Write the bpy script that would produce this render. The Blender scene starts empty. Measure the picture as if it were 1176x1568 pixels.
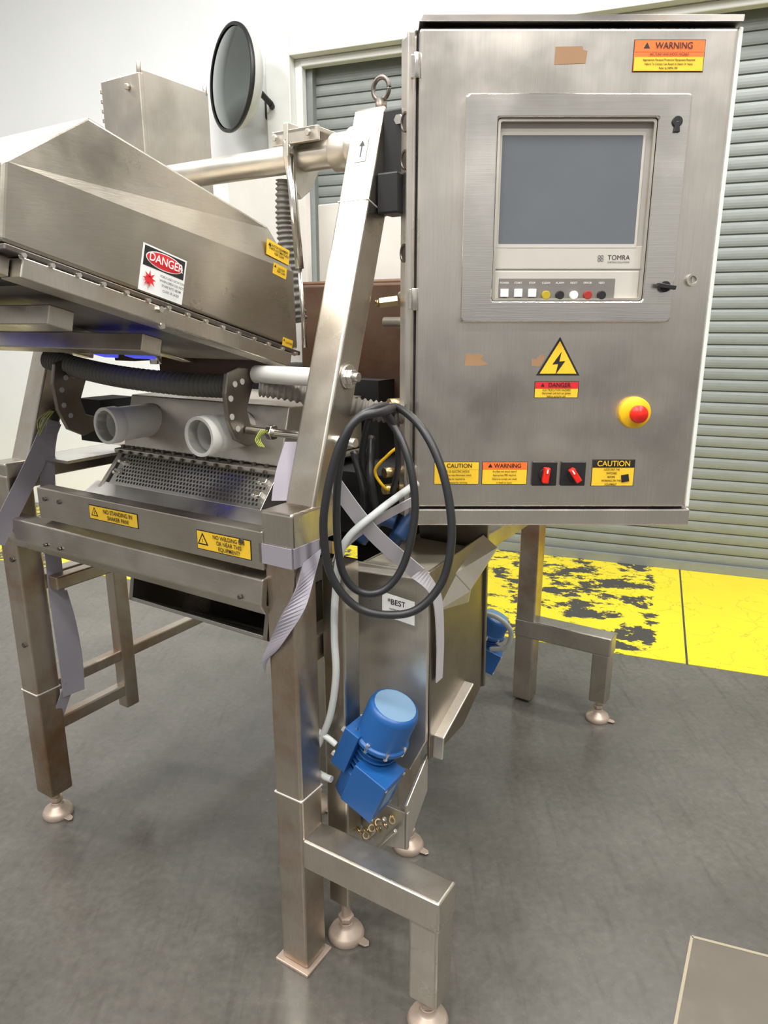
import bpy, bmesh, math, random
from mathutils import Vector, Matrix
random.seed(4)
SC=bpy.context.scene
COL=bpy.context.collection
V=Vector

# ---------------------------------------------------------------- materials
MATS={}
def mat(name,col=(.5,.5,.5),rough=.5,metal=0.,emit=None,es=1.,spec=None,coat=0):
    if name in MATS: return MATS[name]
    m=bpy.data.materials.new(name); m.use_nodes=True
    b=m.node_tree.nodes['Principled BSDF']
    b.inputs['Base Color'].default_value=(*col,1)
    b.inputs['Roughness'].default_value=rough
    b.inputs['Metallic'].default_value=metal
    if spec is not None: b.inputs['Specular IOR Level'].default_value=spec
    if coat: b.inputs['Coat Weight'].default_value=coat
    if emit:
        b.inputs['Emission Color'].default_value=(*emit,1); b.inputs['Emission Strength'].default_value=es
    nt=m.node_tree; N=nt.nodes; L=nt.links
    tc=N.new('ShaderNodeTexCoord'); no=N.new('ShaderNodeTexNoise'); no.inputs['Scale'].default_value=9; no.inputs['Detail'].default_value=6
    L.new(tc.outputs['Object'],no.inputs['Vector'])
    mr=N.new('ShaderNodeMapRange'); mr.inputs['To Min'].default_value=max(0,rough-.07); mr.inputs['To Max'].default_value=min(1,rough+.07)
    L.new(no.outputs['Fac'],mr.inputs['Value']); L.new(mr.outputs['Result'],b.inputs['Roughness'])
    mx=N.new('ShaderNodeMix'); mx.data_type='RGBA'; mx.inputs['A'].default_value=(*[c*.88 for c in col],1); mx.inputs['B'].default_value=(*[min(1,c*1.08) for c in col],1)
    L.new(no.outputs['Fac'],mx.inputs['Factor']); L.new(mx.outputs['Result'],b.inputs['Base Color'])
    MATS[name]=m; return m

def steel(name,col,rough=.33,stain=(.25,.17,.10),amt=.35,streak=(1,1,40),metal=1.0,sscale=3.0,lo=.5,hi=.72,aniso=0):
    if name in MATS: return MATS[name]
    m=bpy.data.materials.new(name); m.use_nodes=True
    nt=m.node_tree; N=nt.nodes; L=nt.links; b=N['Principled BSDF']
    b.inputs['Metallic'].default_value=metal
    tc=N.new('ShaderNodeTexCoord')
    mp=N.new('ShaderNodeMapping'); mp.inputs['Scale'].default_value=streak
    L.new(tc.outputs['Object'],mp.inputs['Vector'])
    n1=N.new('ShaderNodeTexNoise'); n1.inputs['Scale'].default_value=14; n1.inputs['Detail'].default_value=5
    L.new(mp.outputs['Vector'],n1.inputs['Vector'])
    n2=N.new('ShaderNodeTexNoise'); n2.inputs['Scale'].default_value=sscale; n2.inputs['Detail'].default_value=9; n2.inputs['Roughness'].default_value=.65
    L.new(tc.outputs['Object'],n2.inputs['Vector'])
    cr=N.new('ShaderNodeValToRGB'); cr.color_ramp.elements[0].position=lo; cr.color_ramp.elements[0].color=(0,0,0,1)
    cr.color_ramp.elements[1].position=hi; cr.color_ramp.elements[1].color=(amt,amt,amt,1)
    L.new(n2.outputs['Fac'],cr.inputs['Fac'])
    a=N.new('ShaderNodeMix'); a.data_type='RGBA'; a.inputs['A'].default_value=(*[c*.90 for c in col],1); a.inputs['B'].default_value=(*[min(1,c*1.10) for c in col],1)
    L.new(n1.outputs['Fac'],a.inputs['Factor'])
    x=N.new('ShaderNodeMix'); x.data_type='RGBA'; x.inputs['B'].default_value=(*stain,1)
    L.new(cr.outputs['Color'],x.inputs['Factor']); L.new(a.outputs['Result'],x.inputs['A']); L.new(x.outputs['Result'],b.inputs['Base Color'])
    n3=N.new('ShaderNodeTexNoise'); n3.inputs['Scale'].default_value=7; n3.inputs['Detail'].default_value=8
    L.new(tc.outputs['Object'],n3.inputs['Vector'])
    mr=N.new('ShaderNodeMapRange'); mr.inputs['From Min'].default_value=.3; mr.inputs['From Max'].default_value=.7
    mr.inputs['To Min'].default_value=rough-.10; mr.inputs['To Max'].default_value=rough+.14
    L.new(n3.outputs['Fac'],mr.inputs['Value']); L.new(mr.outputs['Result'],b.inputs['Roughness'])
    bp=N.new('ShaderNodeBump'); bp.inputs['Strength'].default_value=.06; bp.inputs['Distance'].default_value=.002
    L.new(n1.outputs['Fac'],bp.inputs['Height']); L.new(bp.outputs['Normal'],b.inputs['Normal'])
    if aniso:
        tg=N.new('ShaderNodeTangent');tg.direction_type='RADIAL';tg.axis='Z'
        b.inputs['Anisotropic'].default_value=aniso;L.new(tg.outputs[0],b.inputs['Tangent'])
    MATS[name]=m; return m

ST_FR=steel('steel_frame',(.57,.53,.465),.31,stain=(.38,.26,.16),amt=.5,streak=(25,25,1.5))
ST_LEG=steel('steel_frame_stained',(.52,.465,.40),.34,stain=(.32,.17,.08),amt=.8,lo=.45,hi=.67,streak=(20,20,2))
ST_HOOD=steel('steel_hood',(.47,.435,.37),.30,stain=(.34,.29,.21),amt=.5,streak=(1,3,30))
ST_TOP=steel('steel_hood_dusty',(.50,.44,.35),.5,stain=(.38,.29,.21),amt=.8,metal=.6)
ST_CAB=steel('steel_cabinet_brushed',(.82,.77,.705),.29,stain=(.66,.60,.52),amt=.5,streak=(30,30,1),sscale=1.8,aniso=.55)
ST_LT=steel('steel_bright',(.80,.77,.72),.20,amt=.15)
ST_MESH=steel('steel_mesh_panel',(.66,.64,.60),.36,amt=.2)
ST_BOX=steel('steel_enclosure',(.54,.50,.44),.42,amt=.3,streak=(30,30,1))
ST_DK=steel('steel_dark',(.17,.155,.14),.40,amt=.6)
ST_CHU=steel('steel_chute',(.30,.28,.25),.30,amt=.5)
ST_BR=steel('steel_brown',(.17,.11,.075),.5,stain=(.12,.04,.02),amt=.8,metal=.7)
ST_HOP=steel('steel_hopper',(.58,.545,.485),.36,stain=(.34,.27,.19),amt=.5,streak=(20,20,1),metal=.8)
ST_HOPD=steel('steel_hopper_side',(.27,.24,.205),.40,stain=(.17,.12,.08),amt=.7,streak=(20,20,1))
FOOT=steel('foot_tan',(.58,.47,.39),.42,stain=(.42,.29,.21),amt=.6,metal=.6)
WELD=mat('weld_bright',(.72,.68,.63),.45,.3)
BLK=mat('black_plastic',(.015,.015,.016),.42)
RUB=mat('black_rubber',(.02,.02,.022),.42)
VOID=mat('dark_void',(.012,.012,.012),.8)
WHT=mat('label_white',(.82,.82,.80),.5)
YEL=mat('label_yellow',(.88,.55,.03),.5)
ORG=mat('label_orange',(.90,.17,.03),.5)
RED=mat('label_red',(.68,.02,.03),.45)
INK=mat('label_ink',(.015,.015,.015),.5)
BRN=mat('label_residue_brown',(.33,.19,.10),.7)
PVC=mat('pvc_offwhite',(.74,.73,.69),.4)
PVCIN=mat('pvc_inside',(.46,.445,.41),.5)
BLUE=mat('motor_blue',(.010,.085,.28),.38)
BLUEW=mat('motor_blue_dusty',(.16,.27,.40),.6)
GREYC=mat('grey_conduit',(.52,.54,.53),.5)
HOSE=mat('grey_hose',(.27,.25,.22),.45)
HOSED=mat('dark_hose',(.14,.135,.12),.42)
WEB=mat('strap_webbing',(.30,.28,.32),.8)
WEBP=mat('strap_webbing_pale',(.46,.44,.46),.8)
BRASS=mat('brass',(.55,.42,.22),.35,1.)
ESTR=mat('estop_red',(.75,.02,.01),.3)
ESTY=mat('estop_yellow',(.90,.53,.01),.4)
SCR=mat('screen_grey',(.125,.135,.15),.10,coat=.5)
BEZ=mat('screen_bezel',(.42,.395,.36),.4)
BEZ2=mat('panel_beige',(.52,.49,.44),.4)
BTN=mat('button_panel',(.18,.165,.15),.5)
GLOWB=mat('blue_lamp',(.05,.06,.4),.5,emit=(.10,.12,1.),es=.7)

# ---------------------------------------------------------------- mesh builder
class B:
    def __init__(s): s.v=[];s.f=[];s.sm=[];s.mi=[];s.cur=0
    def add(s,vs,fs,smooth=False):
        o=len(s.v); s.v+= [V(p) for p in vs]
        for i,f in enumerate(fs):
            s.f.append([o+k for k in f]); s.sm.append(smooth if isinstance(smooth,bool) else smooth[i]); s.mi.append(s.cur)
        return s
    def m(s,i): s.cur=i; return s
    def box(s,x0,x1,y0,y1,z0,z1):
        vs=[(x,y,z) for z in (z0,z1) for y in (y0,y1) for x in (x0,x1)]
        return s.add(vs,[(0,2,3,1),(4,5,7,6),(0,1,5,4),(2,6,7,3),(0,4,6,2),(1,3,7,5)])
    def ob(s,c,R,sz):
        c=V(c); vs=[c+R@V((x*sz[0]/2,y*sz[1]/2,z*sz[2]/2)) for z in (-1,1) for y in (-1,1) for x in (-1,1)]
        return s.add(vs,[(0,2,3,1),(4,5,7,6),(0,1,5,4),(2,6,7,3),(0,4,6,2),(1,3,7,5)])
    def beam(s,p0,p1,w,h,up=(0,0,1)):
        p0=V(p0);p1=V(p1);d=(p1-p0);L=d.length;d.normalize();up=V(up)
        if abs(d.dot(up))>.98: up=V((0,1,0))
        sx=d.cross(up).normalized();uz=sx.cross(d)
        R=Matrix((sx,d,uz)).transposed()
        return s.ob((p0+p1)/2,R,(w,L,h))
    def fr(s,d):
        d=V(d).normalized();a=V((0,0,1)) if abs(d.z)<.9 else V((1,0,0))
        x=d.cross(a).normalized();return x,d.cross(x)
    def cyl(s,p0,p1,r,r2=None,n=24,cap=True):
        p0=V(p0);p1=V(p1);r2=r if r2 is None else r2
        x,y=s.fr(p1-p0);vs=[];fs=[];sm=[]
        for p,q in((p0,r),(p1,r2)):
            for i in range(n):
                a=2*math.pi*i/n; vs.append(p+x*math.cos(a)*q+y*math.sin(a)*q)
        for i in range(n):
            j=(i+1)%n; fs.append((i,j,n+j,n+i)); sm.append(n>8)
        if cap: fs.append(tuple(range(n))[::-1]);fs.append(tuple(range(n,2*n)));sm+=[False,False]
        return s.add(vs,fs,sm)
    def lathe(s,p,d,prof,n=28):
        p=V(p);d=V(d).normalized();x,y=s.fr(d);vs=[];fs=[]
        for (t,r) in prof:
            for i in range(n):
                a=2*math.pi*i/n; vs.append(p+d*t+(x*math.cos(a)+y*math.sin(a))*max(r,1e-5))
        for k in range(len(prof)-1):
            for i in range(n):
                j=(i+1)%n; fs.append((k*n+i,k*n+j,(k+1)*n+j,(k+1)*n+i))
        return s.add(vs,fs,True)
    def ring(s,p0,p1,ro,ri,n=32):
        p0=V(p0);p1=V(p1);x,y=s.fr(p1-p0);vs=[];fs=[];sm=[]
        for p,q in((p0,ro),(p1,ro),(p1,ri),(p0,ri)):
            for i in range(n):
                a=2*math.pi*i/n; vs.append(p+x*math.cos(a)*q+y*math.sin(a)*q)
        for k in range(4):
            for i in range(n):
                j=(i+1)%n;k2=(k+1)%4; fs.append((k*n+i,k*n+j,k2*n+j,k2*n+i)); sm.append(k%2==0)
        return s.add(vs,fs,sm)
    def ext(s,pts,vec):
        pts=[V(p) for p in pts];vec=V(vec);n=len(pts)
        vs=pts+[p+vec for p in pts]
        fs=[tuple(range(n))[::-1],tuple(range(n,2*n))]+[(i,(i+1)%n,n+(i+1)%n,n+i) for i in range(n)]
        return s.add(vs,fs)
    def tube(s,pts,r,n=12,sub=10,rf=None):
        P=crom(pts,sub);m_=len(P);vs=[];fs=[]
        t=(P[1]-P[0]).normalized();x,_=s.fr(t)
        for i,p in enumerate(P):
            t=(P[min(i+1,m_-1)]-P[max(i-1,0)]).normalized()
            x=(x-t*x.dot(t)).normalized();y=t.cross(x)
            rr=r if rf is None else rf(i)
            for k in range(n):
                a=2*math.pi*k/n; vs.append(p+x*math.cos(a)*rr+y*math.sin(a)*rr)
        for i in range(m_-1):
            for k in range(n):
                j=(k+1)%n; fs.append((i*n+k,i*n+j,(i+1)*n+j,(i+1)*n+k))
        fs.append(tuple(range(n))[::-1]);fs.append(tuple((m_-1)*n+k for k in range(n)))
        return s.add(vs,fs,[True]*(len(fs)-2)+[False,False])
    def ribbon(s,pts,wd,th=.0025,sub=6):
        if not isinstance(wd,list): wd=[wd]*len(pts)
        P=crom(pts,sub);W=crom(wd,sub);vs=[];fs=[];m_=len(P)
        for i in range(m_):
            t=(P[min(i+1,m_-1)]-P[max(i-1,0)]).normalized();w=W[i];nn=t.cross(w).normalized()*th/2
            vs+=[P[i]-w/2-nn,P[i]+w/2-nn,P[i]+w/2+nn,P[i]-w/2+nn]
        for i in range(m_-1):
            for k in range(4):
                j=(k+1)%4; fs.append((i*4+k,i*4+j,(i+1)*4+j,(i+1)*4+k))
        fs.append((0,1,2,3));fs.append(tuple((m_-1)*4+k for k in (3,2,1,0)))
        return s.add(vs,fs)
    def make(s,name,mats,parent=None,bev=0,seg=2,loc=None,rot=None,ang=40):
        me=bpy.data.meshes.new(name); me.from_pydata([tuple(v) for v in s.v],[],s.f)
        if not isinstance(mats,(list,tuple)): mats=[mats]
        for m_ in mats: me.materials.append(m_)
        for p,sm,mi in zip(me.polygons,s.sm,s.mi): p.use_smooth=sm;p.material_index=mi
        bm=bmesh.new();bm.from_mesh(me);bmesh.ops.recalc_face_normals(bm,faces=bm.faces);bm.to_mesh(me);bm.free()
        o=bpy.data.objects.new(name,me);COL.objects.link(o)
        if parent: o.parent=parent
        if loc: o.location=loc
        if rot: o.rotation_euler=rot
        if bev:
            bm_=o.modifiers.new('bevel','BEVEL');bm_.width=bev;bm_.segments=seg;bm_.limit_method='ANGLE';bm_.angle_limit=math.radians(ang)
        return o
def crom(pts,sub):
    P=[V(p) for p in pts]
    if len(P)<3:
        return [P[0].lerp(P[1],i/sub) for i in range(sub+1)]
    out=[]
    for i in range(len(P)-1):
        p0=P[max(i-1,0)];p1=P[i];p2=P[i+1];p3=P[min(i+2,len(P)-1)]
        for k in range(sub):
            t=k/sub
            out.append(.5*((2*p1)+(p2-p0)*t+(2*p0-5*p1+4*p2-p3)*t*t+(3*p1-p0-3*p2+p3)*t**3))
    out.append(P[-1]);return out
def empty(name,loc=(0,0,0),rz=0):
    o=bpy.data.objects.new(name,None);o.location=loc;o.rotation_euler=(0,0,rz);o.empty_display_size=.1;COL.objects.link(o);return o

def text(name,body,parent,org,ux,uy,size,m,align='CENTER',off=.0008,sx=1.,bold=0.):
    ux=V(ux).normalized();uy=V(uy).normalized();n=ux.cross(uy)
    cu=bpy.data.curves.new(name,'FONT');cu.body=body;cu.size=size;cu.align_x=align;cu.align_y='CENTER';cu.offset=bold*size
    cu.materials.append(m)
    o=bpy.data.objects.new(name,cu);COL.objects.link(o);o.parent=parent
    M=Matrix((ux*sx,uy,n)).transposed().to_4x4();M.translation=V(org)+n*off
    o.matrix_local=M
    return o
def sticker(name,parent,org,ux,uy,w,h,parts,texts=(),rad=.0):
    ux=V(ux).normalized();uy=V(uy).normalized();n=ux.cross(uy);org=V(org)
    b=B();ms=[]
    for k,(m_,kind,a) in enumerate(parts):
        if m_ not in ms: ms.append(m_)
        b.m(ms.index(m_)); z=n*(.0006+.0004*k)
        if kind=='r':
            u0,v0,u1,v1=a;pts=[(u0,v0),(u1,v0),(u1,v1),(u0,v1)]
        elif kind=='p': pts=a
        elif kind=='e':
            cu,cv,ru,rv=a;pts=[(cu+ru*math.cos(i*math.pi/12),cv+rv*math.sin(i*math.pi/12)) for i in range(24)]
        vs=[org+ux*u+uy*v+z for u,v in pts]
        b.ext(vs,-z*.9 if k==0 else -n*.0003)
    o=b.make(name,ms,parent)
    zz=.0006+.0004*len(parts)+.0003
    for i,(t,u,v,sz,m_,sx) in enumerate(texts):
        text(name+'_text_%d'%(i+1),t,parent,org+ux*u+uy*v,ux,uy,sz,m_,off=zz,sx=sx,bold=.012)
    return o
def tri(cx,cy,r): return [(cx-r*.87,cy-r*.5),(cx+r*.87,cy-r*.5),(cx,cy+r)]
def bolt_pts(cx,cy,s): return [(cx+x*s,cy+y*s) for x,y in ((.1,.5),(-.28,-.05),(-.02,-.02),(-.12,-.5),(.28,.1),(.02,.08))]

# ---------------------------------------------------------------- room
S0=V((.994,4.42,0));SD=V((.936,-.352,0)).normalized()
WROT=math.atan2(SD.y,SD.x)
def wallmat():
    m=bpy.data.materials.new('painted_wall');m.use_nodes=True;nt=m.node_tree;N=nt.nodes;L=nt.links;b=N['Principled BSDF']
    tc=N.new('ShaderNodeTexCoord');n=N.new('ShaderNodeTexNoise');n.inputs['Scale'].default_value=2.5;n.inputs['Detail'].default_value=5
    L.new(tc.outputs['Object'],n.inputs['Vector'])
    cr=N.new('ShaderNodeValToRGB');cr.color_ramp.elements[0].color=(.76,.78,.79,1);cr.color_ramp.elements[1].color=(.83,.845,.85,1)
    L.new(n.outputs['Fac'],cr.inputs['Fac']);L.new(cr.outputs['Color'],b.inputs['Base Color']);b.inputs['Roughness'].default_value=.12
    bp=N.new('ShaderNodeBump');bp.inputs['Strength'].default_value=.12;bp.inputs['Distance'].default_value=.03;L.new(n.outputs['Fac'],bp.inputs['Height']);L.new(bp.outputs['Normal'],b.inputs['Normal'])
    return m
WALL=wallmat()
B().box(-6,-1.66,0,.25,0,5.5).make('wall_back',WALL,loc=S0,rot=(0,0,WROT))
B().box(-1.66,3.2,0,.25,3.08,5.5).make('wall_back.001',WALL,loc=S0,rot=(0,0,WROT))
B().box(3.2,5.5,0,.25,0,5.5).make('wall_back.002',WALL,loc=S0,rot=(0,0,WROT))
TRM=mat('trim_white',(.74,.75,.72),.4)
b=B();b.box(-1.83,-1.66,-.07,-.001,0,3.22);b.box(-1.66,3.2,-.07,-.001,3.08,3.22);b.box(3.2,3.37,-.07,-.001,0,3.22)
b.box(-1.66,-1.61,-.0,.06,0,3.075);b.box(-1.66,3.2,0,.06,3.035,3.079)
b.make('trim_1',TRM,loc=S0,rot=(0,0,WROT),bev=.006)
SHUT=steel('shutter_slat',(.225,.245,.235),.5,stain=(.19,.20,.19),amt=.5,metal=.15,streak=(1,1,4))
b=B();ps=.066
z=0.05
prof=[]
while z<2.97:
    for k,(dz,dy) in enumerate(((0,.012),(.005,.012),(.007,.001),(.020,-.002),(.034,-.003),(.050,-.002),(.064,.001))):
        prof.append((z+dz,dy))
    z+=ps
vs=[];fs=[]
for (zz,dy) in prof: vs+=[(-1.655,.12+dy,zz),(3.195,.12+dy,zz)]
for i in range(len(prof)-1): fs.append((2*i,2*i+1,2*i+3,2*i+2))
b.add(vs,fs)
b.box(-1.655,3.195,.09,.14,0.003,.055);b.box(-1.655,3.195,.115,.14,3.0,3.078)
b.box(-1.655,-1.57,.065,.14,0.003,3.07);b.box(3.15,3.195,.065,.14,0.003,3.07)
b.make('door_1',SHUT,loc=S0,rot=(0,0,WROT))

def floormat():
    m=bpy.data.materials.new('polished_concrete');m.use_nodes=True;nt=m.node_tree;N=nt.nodes;L=nt.links;b=N['Principled BSDF']
    tc=N.new('ShaderNodeTexCoord')
    def noise(sc,det=6,ro=.6,vec=None):
        n=N.new('ShaderNodeTexNoise');n.inputs['Scale'].default_value=sc;n.inputs['Detail'].default_value=det;n.inputs['Roughness'].default_value=ro
        L.new(vec or tc.outputs['Object'],n.inputs['Vector']);return n
    n1=noise(1.1,9,.68);n2=noise(45,4)
    cr=N.new('ShaderNodeValToRGB');cr.color_ramp.elements[0].position=.32;cr.color_ramp.elements[0].color=(.074,.069,.058,1)
    cr.color_ramp.elements[1].position=.68;cr.color_ramp.elements[1].color=(.136,.128,.113,1)
    L.new(n1.outputs['Fac'],cr.inputs['Fac'])
    fac=None
    for ang in (.55,.55+math.pi/2):
        mp=N.new('ShaderNodeMapping');mp.inputs['Rotation'].default_value=(0,0,ang);mp.inputs['Scale'].default_value=(20,1.8,1)
        L.new(tc.outputs['Object'],mp.inputs['Vector']);nn=noise(1.6,4,.6,mp.outputs['Vector'])
        c2=N.new('ShaderNodeValToRGB');c2.color_ramp.elements[0].position=.56;c2.color_ramp.elements[1].position=.74;L.new(nn.outputs['Fac'],c2.inputs['Fac'])
        if fac is None: fac=c2.outputs['Color']
        else:
            mm=N.new('ShaderNodeMix');mm.data_type='RGBA';mm.blend_type='ADD';mm.inputs['Factor'].default_value=1;L.new(fac,mm.inputs['A']);L.new(c2.outputs['Color'],mm.inputs['B']);fac=mm.outputs['Result']
    sc=N.new('ShaderNodeMath');sc.operation='MULTIPLY';sc.inputs[1].default_value=.26;L.new(fac,sc.inputs[0])
    x=N.new('ShaderNodeMix');x.data_type='RGBA';x.inputs['B'].default_value=(.035,.033,.028,1);L.new(sc.outputs[0],x.inputs['Factor']);L.new(cr.outputs['Color'],x.inputs['A'])
    x2=N.new('ShaderNodeMix');x2.data_type='RGBA';x2.blend_type='OVERLAY';x2.inputs['Factor'].default_value=.35;L.new(x.outputs['Result'],x2.inputs['A']);L.new(n2.outputs['Fac'],x2.inputs['B'])
    n6=noise(5,14,.85);c6=N.new('ShaderNodeValToRGB');c6.color_ramp.elements[0].position=.62;c6.color_ramp.elements[0].color=(0,0,0,1);c6.color_ramp.elements[1].position=.74;c6.color_ramp.elements[1].color=(.35,.35,.35,1)
    L.new(n6.outputs['Fac'],c6.inputs['Fac'])
    x3=N.new('ShaderNodeMix');x3.data_type='RGBA';x3.inputs['B'].default_value=(.26,.25,.23,1);L.new(c6.outputs['Color'],x3.inputs['Factor']);L.new(x2.outputs['Result'],x3.inputs['A'])
    L.new(x3.outputs['Result'],b.inputs['Base Color'])
    n4=noise(3,10,.7);mr=N.new('ShaderNodeMapRange');mr.inputs['From Min'].default_value=.3;mr.inputs['From Max'].default_value=.7;mr.inputs['To Min'].default_value=.14;mr.inputs['To Max'].default_value=.34;L.new(n4.outputs['Fac'],mr.inputs['Value']);L.new(mr.outputs['Result'],b.inputs['Roughness'])
    b.inputs['Specular IOR Level'].default_value=.7
    return m
FLO=floormat()
b=B();b.box(-8,8,-6,9,-.1,0);b.make('floor',FLO)

def yellowmat():
    m=bpy.data.materials.new('worn_yellow_paint');m.use_nodes=True;nt=m.node_tree;N=nt.nodes;L=nt.links;b=N['Principled BSDF']
    tc=N.new('ShaderNodeTexCoord');sp=N.new('ShaderNodeSeparateXYZ');L.new(tc.outputs['Object'],sp.inputs[0])
    mp=N.new('ShaderNodeMapping');mp.inputs['Scale'].default_value=(1.2,1.7,1);mp.inputs['Rotation'].default_value=(0,0,.5);L.new(tc.outputs['Object'],mp.inputs['Vector'])
    n=N.new('ShaderNodeTexNoise');n.inputs['Scale'].default_value=3.6;n.inputs['Detail'].default_value=12;n.inputs['Roughness'].default_value=.74;n.inputs['Distortion'].default_value=.2;L.new(mp.outputs['Vector'],n.inputs['Vector'])
    mr=N.new('ShaderNodeMapRange');mr.inputs['From Min'].default_value=.72;mr.inputs['From Max'].default_value=.90;mr.inputs['To Min'].default_value=.512;mr.inputs['To Max'].default_value=.92
    L.new(sp.outputs['X'],mr.inputs['Value'])
    gt=N.new('ShaderNodeMath');gt.operation='GREATER_THAN';L.new(n.outputs['Fac'],gt.inputs[0]);L.new(mr.outputs['Result'],gt.inputs[1])
    vo=N.new('ShaderNodeTexVoronoi');vo.feature='DISTANCE_TO_EDGE';vo.inputs['Scale'].default_value=8
    ad=N.new('ShaderNodeMix');ad.data_type='RGBA';ad.inputs['Factor'].default_value=.12;L.new(tc.outputs['Object'],ad.inputs['A']);L.new(n.outputs['Color'],ad.inputs['B']);L.new(ad.outputs['Result'],vo.inputs['Vector'])
    lt=N.new('ShaderNodeMath');lt.operation='LESS_THAN';lt.inputs[1].default_value=.009;L.new(vo.outputs['Distance'],lt.inputs[0])
    n5=N.new('ShaderNodeTexNoise');n5.inputs['Scale'].default_value=2.;L.new(tc.outputs['Object'],n5.inputs['Vector'])
    g5=N.new('ShaderNodeMath');g5.operation='GREATER_THAN';g5.inputs[1].default_value=.50;L.new(n5.outputs['Fac'],g5.inputs[0])
    ml=N.new('ShaderNodeMath');ml.operation='MULTIPLY';L.new(lt.outputs[0],ml.inputs[0]);L.new(g5.outputs[0],ml.inputs[1])
    h5=N.new('ShaderNodeMath');h5.operation='MULTIPLY';h5.inputs[1].default_value=.5;L.new(ml.outputs[0],h5.inputs[0])
    sb=N.new('ShaderNodeMath');sb.operation='COMPARE';sb.inputs[1].default_value=.88;sb.inputs[2].default_value=.005;L.new(sp.outputs['X'],sb.inputs[0])
    mx1=N.new('ShaderNodeMath');mx1.operation='MAXIMUM';L.new(h5.outputs[0],mx1.inputs[0]);L.new(sb.outputs[0],mx1.inputs[1])
    mx=N.new('ShaderNodeMath');mx.operation='MAXIMUM';L.new(gt.outputs[0],mx.inputs[0]);L.new(mx1.outputs[0],mx.inputs[1])
    yc=N.new('ShaderNodeMix');yc.data_type='RGBA';yc.inputs['A'].default_value=(.64,.52,.02,1);yc.inputs['B'].default_value=(.82,.69,.02,1);L.new(n5.outputs['Fac'],yc.inputs['Factor'])
    x=N.new('ShaderNodeMix');x.data_type='RGBA';x.inputs['B'].default_value=(.05,.048,.043,1);L.new(mx.outputs[0],x.inputs['Factor']);L.new(yc.outputs['Result'],x.inputs['A'])
    L.new(x.outputs['Result'],b.inputs['Base Color']);b.inputs['Roughness'].default_value=.35
    return m
b=B();b.box(-6,5.5,-1.26,-.072,0.0,.002);b.box(-1.56,3.14,-.072,.10,0,.002);b.make('floor_marking',yellowmat(),loc=S0,rot=(0,0,WROT))
q0=V((.777,1.453,0));qa=V((.943,-.334,0));qb=V((-.50,-.866,0))
b=B();b.ext([q0,q0+qa*1.2,q0+qa*1.2+qb,q0+qb],(0,0,.0012))
b.make('floor_patch',steel('patch_concrete',(.125,.108,.085),.36,stain=(.17,.15,.12),amt=.7,metal=0,streak=(1,1,1),sscale=5),)
b=B();b.beam(q0+V((0,0,.001)),q0+qa*1.2+V((0,0,.001)),.007,.003);b.beam(q0+V((0,0,.001)),q0+qb+V((0,0,.001)),.007,.003)
b.make('trim_2',mat('joint_tan',(.34,.29,.21),.6))

# ---------------------------------------------------------------- machine
MA=empty('optical_sorting_machine',(-.206,1.404,0),math.atan2(-.531,.847))
def foot(b,x,y,z1,s=1):
    b.lathe((x,y,0),(0,0,1),[(0,0),(0,.044*s),(.010,.046*s),(.022,.040*s),(.032,.022),(.040,.017),(.046,.017),(.046,0)])
    b.cyl((x,y,.04),(x,y,z1),.011)
    b.lathe((x,y,.052),(0,0,1),[(0,0),(0,.020),(.012,.020),(.012,0)],6)
    b.ext([(x+.03,y-.012,.006),(x+.062,y-.008,.004),(x+.068,y,.004),(x+.062,y+.010,.004),(x+.03,y+.014,.006)],(0,0,.004))
W=.076;H=W/2
b=B()
b.box(.01-H,.01+H,.005-H,.005+H,.008,1.10)
b.box(-.97-H,-.97+H,-H,H,.09,1.10)
b.box(.01-H,.01+H,1.46-H,1.46+H,.01,1.13)
b.box(-.97-H,-.97+H,1.46-H,1.46+H,.09,1.13)
b.make('support_legs',ST_LEG,MA,bev=.007,seg=3)
b=B()
b.box(.321,.391,-.029,.041,.092,.3)
b.box(.281,.347,1.424,1.492,.085,.29)
b.make('outrigger_legs',ST_FR,MA,bev=.007,seg=3)
b=B()
b.box(.01-H-.003,.01+H+.004,-.036,.115,1.055,1.132)
b.beam((.01,.058,1.07),(.01,.350,1.925),W,W,up=(0,-1,.3))
b.beam((-.97,.045,1.07),(-.97,.21,1.53),W,W,up=(0,-1,.3)); b.box(-.97-H,-.97+H,-.036,.10,1.055,1.132)
b.beam((.01,1.42,1.08),(.01,1.12,1.925),W,W,up=(0,1,.3))
b.beam((-.97,1.42,1.08),(-.97,1.2,1.6),W,W,up=(0,1,.3))
b.box(.045,.394,-.032,.044,.297,.372)
b.box(-.03,.35,1.42,1.496,.285,.36)
b.make('frame_posts',ST_FR,MA,bev=.006,seg=3)
b=B()
for x,y,z in((.01,.005,.47),(-.97,0,.44)):
    b.box(x-H-.0015,x+H+.0015,y-H-.0015,y+H+.0015,z,z+.004)
dd=V((0,.292,.855)).normalized();pc=V((.01,.058,1.07))+dd*.70
b.beam(pc,pc+dd*.003,W+.002,W+.002,up=(0,-1,.3))
b.make('weld_seams',WELD,MA,bev=.001)
b=B();b.box(.01-.050,.01+.048,-.045,.052,0,.008);b.make('base_plate',FOOT,MA,bev=.002)
b=B()
foot(b,-.97,-.0,.10);foot(b,.350,.012,.10);foot(b,.313,1.458,.09);foot(b,-.97,1.46,.1)
foot(b,.065,.105,.12);foot(b,.04,.46,.12);foot(b,-.3,.46,.12)
b.make('levelling_feet',FOOT,MA,bev=.001)
b=B()
b.ext([(-.795,-.040,1.087),(-.795,.0,1.087),(-.795,.0,1.080),(-.795,-.030,1.076),(-.795,-.030,1.012),(-.795,-.005,1.007),(-.795,-.04,1.003)],(.770,0,0))
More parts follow.
